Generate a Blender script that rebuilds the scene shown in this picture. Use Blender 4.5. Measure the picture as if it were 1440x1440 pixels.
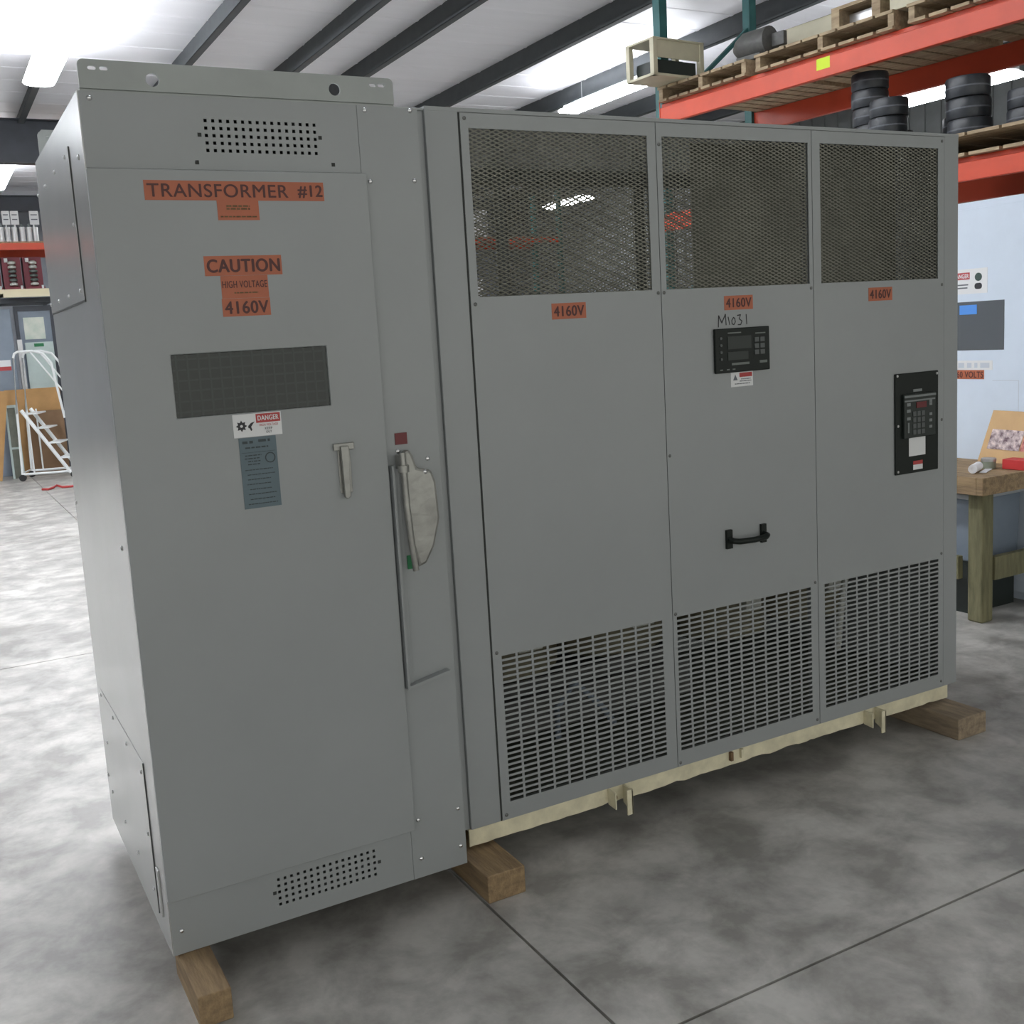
import bpy, bmesh, math, random
from mathutils import Vector, Matrix
random.seed(7)
scene = bpy.context.scene
for o in list(bpy.data.objects): bpy.data.objects.remove(o)
COL = scene.collection

# ------------------------------------------------------------------ camera
cam_d = bpy.data.cameras.new('camera'); cam = bpy.data.objects.new('camera', cam_d); COL.objects.link(cam)
cam.location = (-0.4217, -2.8191, 1.724)
cam.rotation_mode = 'XYZ'; cam.rotation_euler = (1.4256, 0.0597, -0.497)
cam_d.sensor_width = 36; cam_d.lens = 1480.4347/1440*36
cam_d.shift_x = (720-690.5175)/1440; cam_d.shift_y = -(720-688.7498)/1440
cam_d.clip_start = .05; cam_d.clip_end = 200
scene.camera = cam
# ------------------------------------------------------------------ world and exposure
w = bpy.data.worlds.new('world'); scene.world = w; w.use_nodes = True
w.node_tree.nodes['Background'].inputs[0].default_value = (1, 1, .94, 1)
w.node_tree.nodes['Background'].inputs[1].default_value = .80
scene.view_settings.view_transform = 'Standard'
scene.view_settings.look = 'None'
scene.view_settings.exposure = 0.55
scene.view_settings.gamma = 1.0
scene.view_settings.use_curve_mapping = False
LENS = 30      # glow of the fluorescent strips' lenses

# ------------------------------------------------------------------ materials
def mat(name, col, rough=.6, metal=0, noise=0, nscale=6, bump=0, bscale=40, col2=None, spec=.5, coord='Object', stretch=None, emit=None, estr=0):
    m = bpy.data.materials.new(name); m.use_nodes = True
    nt = m.node_tree; b = nt.nodes['Principled BSDF']
    b.inputs['Base Color'].default_value = (*col, 1); b.inputs['Roughness'].default_value = rough
    b.inputs['Metallic'].default_value = metal; b.inputs['Specular IOR Level'].default_value = spec
    tc = nt.nodes.new('ShaderNodeTexCoord'); mp = nt.nodes.new('ShaderNodeMapping')
    nt.links.new(tc.outputs[coord], mp.inputs[0])
    if stretch: mp.inputs['Scale'].default_value = stretch
    if noise or col2:
        n = nt.nodes.new('ShaderNodeTexNoise'); n.inputs['Scale'].default_value = nscale; n.inputs['Detail'].default_value = 6
        n.inputs['Roughness'].default_value = .6
        nt.links.new(mp.outputs[0], n.inputs['Vector'])
        r = nt.nodes.new('ShaderNodeValToRGB')
        c2 = col2 or tuple(c*(1-noise) for c in col); c1 = col if col2 else tuple(min(1, c*(1+noise)) for c in col)
        r.color_ramp.elements[0].color = (*c2, 1); r.color_ramp.elements[1].color = (*c1, 1)
        r.color_ramp.elements[0].position = .35; r.color_ramp.elements[1].position = .65
        nt.links.new(n.outputs[0], r.inputs[0]); nt.links.new(r.outputs[0], b.inputs['Base Color'])
    if bump:
        n2 = nt.nodes.new('ShaderNodeTexNoise'); n2.inputs['Scale'].default_value = bscale; n2.inputs['Detail'].default_value = 4
        nt.links.new(mp.outputs[0], n2.inputs['Vector'])
        bp = nt.nodes.new('ShaderNodeBump'); bp.inputs['Strength'].default_value = bump; bp.inputs['Distance'].default_value = .01
        nt.links.new(n2.outputs[0], bp.inputs['Height']); nt.links.new(bp.outputs[0], b.inputs['Normal'])
    if emit:
        b.inputs['Emission Color'].default_value = (*emit, 1); b.inputs['Emission Strength'].default_value = estr
    return m
M = {}
M['paint'] = mat('grey cabinet paint', (.30, .318, .322), .38, noise=.035, nscale=1.6, bump=.05, bscale=9)
M['paint_lit'] = mat('grey cabinet paint lit side', (.55, .555, .55), .22, metal=.3, noise=.03, nscale=2.2, bump=.02, bscale=4)  # front's grey paint lightened; light falling on the left side put into colour
M['seam'] = mat('dark gasket', (.035, .038, .036), .8)
M['gap'] = mat('cover edge shadow gap', (.09, .095, .095), .8)
M['bracket'] = mat('lifting angle paint', (.33, .355, .345), .4, noise=.06, nscale=5)
M['dusty'] = mat('dusty expanded metal', (.235, .232, .195), .6, noise=.18, nscale=5)
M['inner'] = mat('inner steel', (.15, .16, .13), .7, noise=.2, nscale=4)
M['coil'] = mat('cast coil resin', (.17, .155, .10), .55, noise=.25, nscale=5)
M['core'] = mat('laminated core steel', (.10, .10, .095), .5, noise=.2, nscale=20)
M['cream'] = mat('cream base rail paint', (.70, .65, .47), .6, noise=.12, nscale=14, bump=.2)
M['rust'] = mat('rusty worn edge', (.16, .10, .05), .9, noise=.3, nscale=30)
M['orange_lab'] = mat('orange label vinyl', (.42, .115, .052), .45, noise=.06, nscale=9)
M['orange_let'] = mat('label lettering ink', (.075, .018, .016), .5)
M['white_lab'] = mat('white sticker', (.72, .73, .74), .5)
M['red_lab'] = mat('red sticker', (.42, .045, .045), .5)
M['black_ink'] = mat('black ink', (.02, .02, .025), .5)
M['grey_ink'] = mat('grey ink', (.12, .13, .15), .5)
M['plate'] = mat('blue grey nameplate', (.105, .15, .175), .5, noise=.05)
M['plate_ink'] = mat('nameplate engraving', (.03, .045, .05), .5)
M['chrome'] = mat('zinc screw', (.75, .76, .77), .25, metal=1)
M['cast'] = mat('cast handle metal', (.33, .33, .31), .38, metal=.6, noise=.12, nscale=14, bump=.15)
M['black'] = mat('black moulded plastic', (.010, .014, .012), .45, spec=.25)
M['black_in'] = mat('dark grey display', (.026, .033, .03), .35, spec=.3)
M['dgrey'] = mat('keypad grey', (.09, .10, .10), .5)
M['green_lab'] = mat('green tag', (.01, .16, .055), .5)
M['dkred'] = mat('dark red indicator', (.13, .012, .015), .4)
M['wood'] = mat('sawn lumber', (.36, .25, .135), .8, col2=(.20, .135, .075), nscale=5, stretch=(8, 1, 8), bump=.4, bscale=20)
M['wood_old'] = mat('grey weathered lumber', (.36, .28, .19), .85, col2=(.20, .155, .11), nscale=6, stretch=(6, 1, 6), bump=.4, bscale=20)
M['pallet'] = mat('pallet boards', (.47, .37, .24), .85, col2=(.27, .20, .13), nscale=5, stretch=(6, 1, 6), bump=.3)
M['treated'] = mat('green treated lumber', (.20, .185, .10), .85, col2=(.125, .12, .065), nscale=6, stretch=(6, 6, 1), bump=.3)
M['rack_or'] = mat('orange rack beam paint', (.60, .062, .02), .42, noise=.07, nscale=4)
M['rack_rear'] = mat('rear orange rack beam paint', (.55, .07, .03), .4, noise=.07, nscale=4)
M['teal'] = mat('teal rack upright paint', (.03, .13, .13), .5, noise=.1)
M['yellow'] = mat('yellow green sticker', (.62, .80, .03), .6)
M['blackroll'] = mat('black wrapped coil', (.028, .032, .038), .38, noise=.2, nscale=20)
M['beige'] = mat('beige enamel', (.52, .49, .36), .5, noise=.06)
M['blue'] = mat('pale blue cabinet paint', (.62, .70, .80), .45, noise=.02)
M['glassdark'] = mat('dark window glass', (.11, .12, .13), .18)
M['tape'] = mat('blue tape', (.08, .28, .75), .6)
M['card'] = mat('tan cardboard', (.55, .36, .18), .8, noise=.05)
M['paper'] = mat('white paper', (.80, .80, .82), .7)
M['photo_a'] = mat('printed photo tones', (.72, .60, .58), .5, col2=(.10, .05, .07), nscale=30)
M['photo_b'] = mat('printed reddish photo tones', (.75, .30, .25), .5, col2=(.25, .05, .05), nscale=25)
M['red'] = mat('red carton', (.50, .03, .03), .5)
M['jar'] = mat('grey green tin', (.25, .28, .22), .4)
M['steel'] = mat('bare steel', (.5, .5, .5), .35, metal=.8)
M['purlin'] = mat('dark grey purlin primer', (.06, .068, .072), .55, noise=.12)
M['rafter'] = mat('dark blue grey rafter primer', (.042, .048, .06), .5, noise=.1)
M['deck'] = mat('white roof insulation facing', (.86, .86, .90), .5, noise=.02, nscale=2, bump=.3, bscale=3, stretch=(.3, 3, 1))
M['wallm'] = mat('pale grey metal wall', (.55, .57, .60), .6, noise=.04)
M['maroon'] = mat('maroon insulating board', (.19, .015, .03), .45, noise=.1)
M['porcelain'] = mat('pale grey insulator', (.55, .56, .52), .3)
M['porc_dark'] = mat('dark grey insulator', (.10, .12, .11), .3)
M['creamboard'] = mat('cream board', (.75, .68, .48), .6)
M['bluegrey'] = mat('blue grey enclosure', (.20, .24, .29), .5, noise=.05)
M['mint'] = mat('pale green panel', (.42, .50, .48), .4, noise=.05)
M['poster'] = mat('pale poster print', (.66, .68, .60), .5, col2=(.50, .58, .50), nscale=6)
M['brownboard'] = mat('brown fibreboard', (.20, .12, .065), .8, noise=.1, nscale=3)
M['plywood'] = mat('plywood', (.42, .24, .095), .8, noise=.12, nscale=3)
M['ladder'] = mat('white tubular steel', (.72, .74, .74), .35)
M['rubber'] = mat('black rubber', (.02, .02, .02), .8)
M['tube'] = mat('lit fluorescent tube', (1, 1, 1), .5, emit=(.93, .96, 1), estr=LENS)
M['fixture'] = mat('white fixture housing', (.7, .7, .72), .4)

def concrete():
    m = bpy.data.materials.new('mottled concrete'); m.use_nodes = True; nt = m.node_tree; b = nt.nodes['Principled BSDF']
    tc = nt.nodes.new('ShaderNodeTexCoord')
    def noise(s, d, r, dist=0, sc=None):
        n = nt.nodes.new('ShaderNodeTexNoise'); n.inputs['Scale'].default_value = s; n.inputs['Detail'].default_value = d
        n.inputs['Roughness'].default_value = r; n.inputs['Distortion'].default_value = dist
        if sc:
            mp = nt.nodes.new('ShaderNodeMapping'); mp.inputs['Scale'].default_value = sc
            nt.links.new(tc.outputs['Object'], mp.inputs[0]); nt.links.new(mp.outputs[0], n.inputs['Vector'])
        else: nt.links.new(tc.outputs['Object'], n.inputs['Vector'])
        return n
    n1 = noise(4.2, 9, .62, .25); n2 = noise(1.3, 5, .55, .3); n3 = noise(40, 4, .6)
    def ramp(n, a, bb, ca, cb):
        r = nt.nodes.new('ShaderNodeValToRGB'); r.color_ramp.elements[0].position = a; r.color_ramp.elements[1].position = bb
        r.color_ramp.elements[0].color = (*ca, 1); r.color_ramp.elements[1].color = (*cb, 1)
        nt.links.new(n.outputs[0], r.inputs[0]); return r
    r1 = ramp(n1, .38, .62, (.30, .288, .265), (.56, .545, .51))
    r2 = ramp(n2, .38, .62, (.74, .74, .74), (1.0, 1.0, 1.0))
    r3 = ramp(n3, .3, .7, (.92, .92, .92), (1, 1, 1))
    mx = nt.nodes.new('ShaderNodeMix'); mx.data_type = 'RGBA'; mx.blend_type = 'MULTIPLY'; mx.inputs[0].default_value = 1
    nt.links.new(r1.outputs[0], mx.inputs[6]); nt.links.new(r2.outputs[0], mx.inputs[7])
    mx2 = nt.nodes.new('ShaderNodeMix'); mx2.data_type = 'RGBA'; mx2.blend_type = 'MULTIPLY'; mx2.inputs[0].default_value = 1
    nt.links.new(mx.outputs[2], mx2.inputs[6]); nt.links.new(r3.outputs[0], mx2.inputs[7])
    nt.links.new(mx2.outputs[2], b.inputs['Base Color'])
    rr = nt.nodes.new('ShaderNodeMapRange'); rr.inputs[1].default_value = .3; rr.inputs[2].default_value = .7
    rr.inputs[3].default_value = .38; rr.inputs[4].default_value = .62
    nt.links.new(n1.outputs[0], rr.inputs[0]); nt.links.new(rr.outputs[0], b.inputs['Roughness'])
    bp = nt.nodes.new('ShaderNodeBump'); bp.inputs['Strength'].default_value = .12; bp.inputs['Distance'].default_value = .01
    nt.links.new(n1.outputs[0], bp.inputs['Height']); nt.links.new(bp.outputs[0], b.inputs['Normal'])
    return m
M['concrete'] = concrete()
def glass():
    m = bpy.data.materials.new('tinted inspection glass'); m.use_nodes = True; nt = m.node_tree
    for n in list(nt.nodes): nt.nodes.remove(n)
    o = nt.nodes.new('ShaderNodeOutputMaterial'); mx = nt.nodes.new('ShaderNodeMixShader'); t = nt.nodes.new('ShaderNodeBsdfTransparent')
    g = nt.nodes.new('ShaderNodeBsdfGlossy'); f = nt.nodes.new('ShaderNodeFresnel'); f.inputs[0].default_value = 1.5
    t.inputs[0].default_value = (.48, .53, .51, 1); g.inputs['Roughness'].default_value = .05
    nt.links.new(f.outputs[0], mx.inputs[0]); nt.links.new(t.outputs[0], mx.inputs[1]); nt.links.new(g.outputs[0], mx.inputs[2]); nt.links.new(mx.outputs[0], o.inputs[0])
    return m
M['glass'] = glass()

# ------------------------------------------------------------------ mesh helpers
class MB:
    def __init__(s): s.v = []; s.f = []
    def add(s, vs, fs):
        n = len(s.v); s.v += [tuple(v) for v in vs]; s.f += [tuple(i+n for i in f) for f in fs]; return s
    def box(s, x0, x1, y0, y1, z0, z1):
        return s.add([(x0,y0,z0),(x1,y0,z0),(x1,y1,z0),(x0,y1,z0),(x0,y0,z1),(x1,y0,z1),(x1,y1,z1),(x0,y1,z1)],
              [(0,3,2,1),(4,5,6,7),(0,1,5,4),(1,2,6,5),(2,3,7,6),(3,0,4,7)])
    def prism(s, poly, axis, a, b):
        # poly: list of 2-D points; axis: extrusion axis ('x','y','z')
        n = len(poly)
        def P(p, t):
            return (t, p[0], p[1]) if axis == 'x' else ((p[0], t, p[1]) if axis == 'y' else (p[0], p[1], t))
        vs = [P(p, a) for p in poly]+[P(p, b) for p in poly]
        fs = [tuple(range(n))[::-1], tuple(range(n, 2*n))]+[(i, (i+1) % n, n+(i+1) % n, n+i) for i in range(n)]
        return s.add(vs, fs)
    def cyl(s, c, r, h, axis='z', n=20, r2=None):
        r2 = r if r2 is None else r2
        return s.lathe(c, [(r, 0), (r2, h)], axis, n)
    def lathe(s, c, prof, axis='z', n=20):
        vs = []; fs = []
        for r, t in prof:
            for i in range(n):
                a = 2*math.pi*i/n; p, q = r*math.cos(a), r*math.sin(a)
                vs.append({'z': (c[0]+p, c[1]+q, c[2]+t), 'y': (c[0]+p, c[1]+t, c[2]+q), 'x': (c[0]+t, c[1]+p, c[2]+q)}[axis])
        k = len(prof)
        for j in range(k-1):
            for i in range(n): fs.append((j*n+i, j*n+(i+1) % n, (j+1)*n+(i+1) % n, (j+1)*n+i))
        fs.append(tuple(range(n))[::-1]); fs.append(tuple(range((k-1)*n, k*n)))
        return s.add(vs, fs)
    def tube(s, pts, r, n=10):
        pts = [Vector(p) for p in pts]; vs = []; fs = []; up = Vector((0, 0, 1))
        for i, p in enumerate(pts):
            d = (pts[min(i+1, len(pts)-1)]-pts[max(i-1, 0)]).normalized()
            a = d.cross(up); 
            if a.length < .05: a = d.cross(Vector((1, 0, 0)))
            a.normalize(); b = d.cross(a).normalized()
            for k in range(n):
                t = 2*math.pi*k/n; vs.append(p+a*r*math.cos(t)+b*r*math.sin(t))
        for j in range(len(pts)-1):
            for k in range(n): fs.append((j*n+k, j*n+(k+1) % n, (j+1)*n+(k+1) % n, (j+1)*n+k))
        fs.append(tuple(range(n))[::-1]); fs.append(tuple(range((len(pts)-1)*n, len(pts)*n)))
        return s.add(vs, fs)
    def bar(s, a, b, wdt, th, up=(0, 0, 1)):
        a, b = Vector(a), Vector(b); d = (b-a).normalized(); u = Vector(up); side = d.cross(u).normalized()*wdt/2; u = side.cross(d).normalized()*th/2
        vs = [a-side-u, a+side-u, a+side+u, a-side+u, b-side-u, b+side-u, b+side+u, b-side+u]
        return s.add(vs, [(0,3,2,1),(4,5,6,7),(0,1,5,4),(1,2,6,5),(2,3,7,6),(3,0,4,7)])
    def grid(s, x0, x1, z0, z1, y, th, holes):
        # upright sheet (front face at y, back at y+th) with rectangular holes
        xs = sorted(set([round(v, 5) for v in [x0, x1]+[h[0] for h in holes]+[h[1] for h in holes]]))
        zs = sorted(set([round(v, 5) for v in [z0, z1]+[h[2] for h in holes]+[h[3] for h in holes]]))
        xi = {v: i for i, v in enumerate(xs)}; zi = {v: i for i, v in enumerate(zs)}
        hole = set()
        for h in holes:
            for i in range(xi[round(h[0], 5)], xi[round(h[1], 5)]):
                for j in range(zi[round(h[2], 5)], zi[round(h[3], 5)]): hole.add((i, j))
        nx, nz = len(xs), len(zs); vs = [(x, y, z) for z in zs for x in xs]+[(x, y+th, z) for z in zs for x in xs]
        F = lambda i, j: j*nx+i; B = lambda i, j: nx*nz+j*nx+i
        fs = []; full = lambda i, j: 0 <= i < nx-1 and 0 <= j < nz-1 and (i, j) not in hole
        for i in range(nx-1):
            for j in range(nz-1):
                if not full(i, j): continue
                fs.append((F(i,j), F(i+1,j), F(i+1,j+1), F(i,j+1))); fs.append((B(i,j), B(i,j+1), B(i+1,j+1), B(i+1,j)))
                if not full(i-1, j): fs.append((F(i,j), F(i,j+1), B(i,j+1), B(i,j)))
                if not full(i+1, j): fs.append((F(i+1,j+1), F(i+1,j), B(i+1,j), B(i+1,j+1)))
                if not full(i, j-1): fs.append((F(i+1,j), F(i,j), B(i,j), B(i+1,j)))
                if not full(i, j+1): fs.append((F(i,j+1), F(i+1,j+1), B(i+1,j+1), B(i,j+1)))
        used = sorted({i for f in fs for i in f}); mp = {u: k for k, u in enumerate(used)}
        return s.add([vs[u] for u in used], [tuple(mp[i] for i in f) for f in fs])

def obj(name, mb, m, parent=None, bevel=0, smooth=False):
    me = bpy.data.meshes.new(name)
    off = (0, 0, 0)
    r = parent
    while r is not None:
        if r.get('world_parts'): off = tuple(r.location); break
        r = r.parent
    me.from_pydata([(v[0]-off[0], v[1]-off[1], v[2]-off[2]) for v in mb.v], [], mb.f); me.update()
    bm = bmesh.new(); bm.from_mesh(me); bmesh.ops.recalc_face_normals(bm, faces=bm.faces); bm.to_mesh(me); bm.free()
    if smooth:
        for p in me.polygons: p.use_smooth = True
        me.set_sharp_from_angle(angle=math.radians(40))
    me.materials.append(m)
    o = bpy.data.objects.new(name, me); COL.objects.link(o)
    if parent: o.parent = parent
    if bevel:
        md = o.modifiers.new('edge', 'BEVEL'); md.width = bevel; md.segments = 2; md.limit_method = 'ANGLE'; md.angle_limit = math.radians(40)
    return o
def tag(o, label, cat, group=None, kind=None):
    o['label'] = label; o['category'] = cat
    if group: o['group'] = group
    if kind: o['kind'] = kind
    return o
def thing(name, label, cat, loc=(0, 0, 0), rz=0, group=None, world=True):
    o = bpy.data.objects.new(name, None); COL.objects.link(o); o.location = loc; o.rotation_euler = (0, 0, rz)
    o.empty_display_size = .2
    if world: o['world_parts'] = 1
    return tag(o, label, cat, group)
def struct(name, mb, m, parent=None, **k):
    o = obj(name, mb, m, parent, **k); o['kind'] = 'structure'; return o
def copy_tree(o, parent=None):
    c = o.copy(); COL.objects.link(c)
    if parent is not None: c.parent = parent
    for ch in list(o.children): copy_tree(ch, c)
    return c
def curve_mesh(name, splines, m, th, place, parent):
    # flat plate from closed 2-D outlines (inner outlines become holes); place(u, v, t) -> xyz
    cu = bpy.data.curves.new(name, 'CURVE'); cu.dimensions = '2D'; cu.fill_mode = 'BOTH'; cu.extrude = th/2
    for pts in splines:
        sp = cu.splines.new('POLY'); sp.points.add(len(pts)-1)
        for i, p in enumerate(pts): sp.points[i].co = (p[0], p[1], 0, 1)
        sp.use_cyclic_u = True
    t = bpy.data.objects.new('tmp', cu); COL.objects.link(t); dg = bpy.context.evaluated_depsgraph_get()
    me = bpy.data.meshes.new_from_object(t.evaluated_get(dg)); mb = MB()
    mb.add([place(v.co.x, v.co.y, v.co.z) for v in me.vertices], [tuple(p.vertices) for p in me.polygons])
    bpy.data.objects.remove(t); bpy.data.meshes.remove(me)
    return obj(name, mb, m, parent)
def letters(txt, u0, u1, v0, v1, m, place, parent, bold=.02, th=.0006, name='lettering', slant=0):
    cu = bpy.data.curves.new('txt', 'FONT'); cu.body = txt; cu.size = 1; cu.space_character = 1.08
    t = bpy.data.objects.new('tmp', cu); COL.objects.link(t); dg = bpy.context.evaluated_depsgraph_get()
    me = bpy.data.meshes.new_from_object(t.evaluated_get(dg))
    xs = [v.co.x for v in me.vertices]; ys = [v.co.y for v in me.vertices]; a, b, c, d = min(xs), max(xs), min(ys), max(ys)
    mb = MB(); e = bold*1.6*(v1-v0)
    for k, (du, dv) in enumerate(((-e, 0), (e, 0), (0, -e*.6), (0, e*.6)) if bold > .005 else ((0, 0),)):
        mb.add([place(u0+e+du+(v.co.x-a)/(b-a)*(u1-u0-2*e), v0+dv+(v.co.y-c)/(d-c)*(v1-v0), th+k*.00003) for v in me.vertices], [tuple(p.vertices) for p in me.polygons])
    bpy.data.objects.remove(t); bpy.data.meshes.remove(me)
    return obj(name, mb, m, parent)
def rrect(x0, x1, z0, z1, r, n=5, corners=(1, 1, 1, 1)):
    pts = []
    for k, (cx, cz, a0) in enumerate([(x1-r, z0+r, -90), (x1-r, z1-r, 0), (x0+r, z1-r, 90), (x0+r, z0+r, 180)]):
        if corners[k]:
            for i in range(n+1):
                a = math.radians(a0+90*i/n); pts.append((cx+r*math.cos(a), cz+r*math.sin(a)))
        else: pts.append([(x1, z0), (x1, z1), (x0, z1), (x0, z0)][k])
    return pts
def circ(cx, cz, r, n=20): return [(cx+r*math.cos(2*math.pi*i/n), cz+r*math.sin(2*math.pi*i/n)) for i in range(n)]
front = lambda y: (lambda u, v, t: (u, y-t, v))      # faces -Y
west = lambda x: (lambda u, v, t: (x-t, u, v))       # faces -X; u runs along +Y
def westr(x): return lambda u, v, t: (x-t, -u, v)    # faces -X, readable lettering: u = -y

# ------------------------------------------------------------------ setting
fl = MB()
jx = [-14, -8.3, -3.7, .913, 5.5, 10.1, 14.0]; jy = [-9, -5.5, -.88, 3.7, 8.3, 12.9, 17.5, 23.0]
for i in range(len(jx)-1):
    for j in range(len(jy)-1):
        g = .0045
        fl.box(jx[i]+g, jx[i+1]-g, jy[j]+g, jy[j+1]-g, -.15, 0)
fl.box(-14, 14, -9, 23, -.2, -.012)
struct('floor', fl, M['concrete'])
wb = MB()
wb.box(-14, 14, 23, 23.2, 0, 6.2)
for i in range(93):
    x = -14+i*.3; wb.box(x, x+.05, 22.97, 23, 0, 6.2)
struct('wall_back', wb, mat('blue grey back wall', (.25, .27, .30), .6, noise=.06))
wr = MB(); wr.box(14, 14.2, -9, 23.2, 0, 6.2)
for i in range(107): wr.box(13.97, 14, -9+i*.3, -8.95+i*.3, 0, 6.2)
struct('wall_right', wr, mat('dull grey green side wall', (.17, .18, .18), .6, noise=.06))
wl = MB(); wl.box(-14.2, -14, -9, 23.2, 0, 6.2)
for i in range(107): wl.box(-14, -13.97, -9+i*.3, -8.95+i*.3, 0, 6.2)
struct('wall_left', wl, M['wallm'])
ce = MB()
ce.box(-14.2, 14.2, -9, 23.2, 5.2, 5.3)
for k in range(53):       # lapped sheet ribs run across the building
    y = -8.9+k*.61; ce.prism([(y, 5.2), (y+.01, 5.194), (y+.05, 5.194), (y+.06, 5.2)], 'x', -14.2, 14.2)
ceiling = struct('ceiling', ce, M['deck'])
def purlin(x, wdt=.08, h=.25):
    p = MB(); p.box(x-.003, x+.003, -9, 23, 5.2-h, 5.2); p.box(x-wdt, x, -9, 23, 5.2-h, 5.206-h); p.box(x-wdt, x-wdt+.004, -9, 23, 5.2-h, 5.225-h)
    p.box(x, x+wdt, -9, 23, 5.194, 5.2)
    obj('purlin', p, M['purlin'], ceiling)
for x in (-12, -10.5, -9, -7.5, -6, -4.6, -3.2, -1.8, -.4, 1.25, 2.72, 3.98, 4.88, 6.62, 8.3, 9.9, 11.4, 12.9): purlin(x)
for y, b_ in ((13.2, 4.42), (20.3, 4.7)):
    r = MB(); r.box(-14, 14, y-.006, y+.006, b_, 5.0); r.box(-14, 14, y-.1, y+.1, b_, b_+.012); r.box(-14, 14, y-.1, y+.1, 4.988, 5.0)
    obj('rafter', r, M['rafter'], ceiling)

# ------------------------------------------------------------------ fluorescent strips
LIGHTG = 'fluorescent strips under the roof beams'
def strip(x, y0, y1, z, label, first=[None]):
    L = y1-y0; t = thing('fluorescent_light', label, 'ceiling light', (x, (y0+y1)/2, z), 0, LIGHTG, world=False)
    h = MB(); h.box(-.07, .07, -L/2, L/2, .045, .09)
    obj('housing', h, M['fixture'], t, bevel=.004)
    c = MB(); c.prism([(-.17, .01), (-.15, -.012), (-.08, -.03), (.08, -.03), (.15, -.012), (.17, .01), (.15, .03), (.07, .0445), (-.07, .0445), (-.15, .03)], 'y', -L/2+.01, L/2-.01); obj('lit_lens', c, M['tube'], t)
    for s in (-1, 1):
        k = MB(); k.cyl((0, s*L*.35, .09), .004, max(.05, 5.2-z-.09), 'z', 6); obj('hanger', k, M['steel'], t)
    return t
strip(1.15, 7.2, 10.3, 4.8, 'bright fluorescent strip light above the switch cabinet, left of the first roof beams')
strip(8.15, 7.8, 10.3, 4.8, 'bright fluorescent strip light seen behind the beige box on the rack')
OUTL = 'fluorescent strip light further along the hall, outside the photograph'
for x, y0 in ((1.15, 3.2), (-3.2, 7.4), (-3.2, 3.2), (-3.2, 11.5), (-7.4, 3.2), (-7.4, 8.2), (5.2, 17), (1.15, .0), (1.15, 15.5), (8.15, 15.5)):  # rows left of the aisle are unseen, added to brighten floor and cabinet side
    strip(x, y0, y0+2.6, 4.8, OUTL)
strip(12.1, 15.7, 17.3, 4.4, 'distant fluorescent strip light shining through the first mesh panel')
strip(5.2, 13.5, 15.0, 4.5, 'added fluorescent strip light hidden behind the transformer, brightening the far cartons')  # hidden strip added only to brighten the cartons behind the mesh
strip(9.0, 3.9, 5.3, 3.87, 'thin fluorescent strip light glowing through the rack behind the black coils')

# ------------------------------------------------------------------ switch cabinet
B0 = .09; T0 = 2.376; W0 = .91; D0 = 1.027
sw = thing('switch_cabinet', 'tall grey steel switch cabinet with orange TRANSFORMER #12 label on its door', 'electrical cabinet', (W0/2, D0/2, B0))
b = MB()
b.box(0, .004, 0, D0, B0, T0); b.box(W0-.004, W0, 0, D0, B0, T0); b.box(.004, W0-.004, 0, D0, T0-.004, T0); b.box(.004, W0-.004, 0, D0, B0, B0+.004)
b.box(.004, W0-.004, D0-.004, D0, B0+.004, T0-.004)
obj('body', b, M['paint_lit'], sw)
p = MB(); p.grid(.003, .7255, 2.1925, T0-.001, -.0035, .0035,
    [(.306+k*.0196-.0042, .306+k*.0196+.0042, 2.316-j*.0186-.0042, 2.316-j*.0186+.0042) for k in range(16) for j in range(5)])
obj('top_panel', p, M['paint'], sw)
q = MB()
for x, z in ((.288, 2.28), (.614, 2.283), (.275, 2.211), (.646, 2.213)): q = MB(); q.box(x-.005, x+.005, -.0042, -.0036, z-.005, z+.005); obj('knockout_hole', q, M['seam'], sw)
p = MB(); p.grid(.003, .7255, B0+.001, .2515, -.0035, .0035,
    [(.309+k*.0196-.0042, .309+k*.0196+.0042, .221-j*.0188-.0042, .221-j*.0188+.0042) for k in range(16) for j in range(5)])
obj('bottom_panel', p, M['paint'], sw)
q = MB()
for x, z in ((.295, .184), (.618, .182)): q = MB(); q.box(x-.005, x+.005, -.0042, -.0036, z-.005, z+.005); obj('knockout_hole', q, M['seam'], sw)
p = MB(); p.box(.7265, W0, -.004, 0, B0, T0-.001); obj('side_panel', p, M['paint'], sw, bevel=.0012)
# door: skin with window cutout
dr = MB(); dr.grid(-.001, .7355, .2545, 2.1895, -.022, .018, [(.155, .577, 1.56, 1.724)])
door = obj('door', dr, M['paint'], sw, bevel=.003)
gl = MB(); gl.box(.156, .576, -.0155, -.0145, 1.561, 1.723); wn = obj('window_pane', gl, M['glass'], door)
wg = MB(); y = -.003
for k in range(15): x = .155+.0145+k*.0288; wg.box(x-.0024, x+.0024, y-.0032, y, 1.555, 1.729)
for k in range(6): z = 1.56+.0135+k*.0275; wg.box(.15, .582, y, y+.0032, z-.0024, z+.0024)
obj('wire_grid', wg, mat('dull wire', (.24, .26, .25), .6), door)
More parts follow.
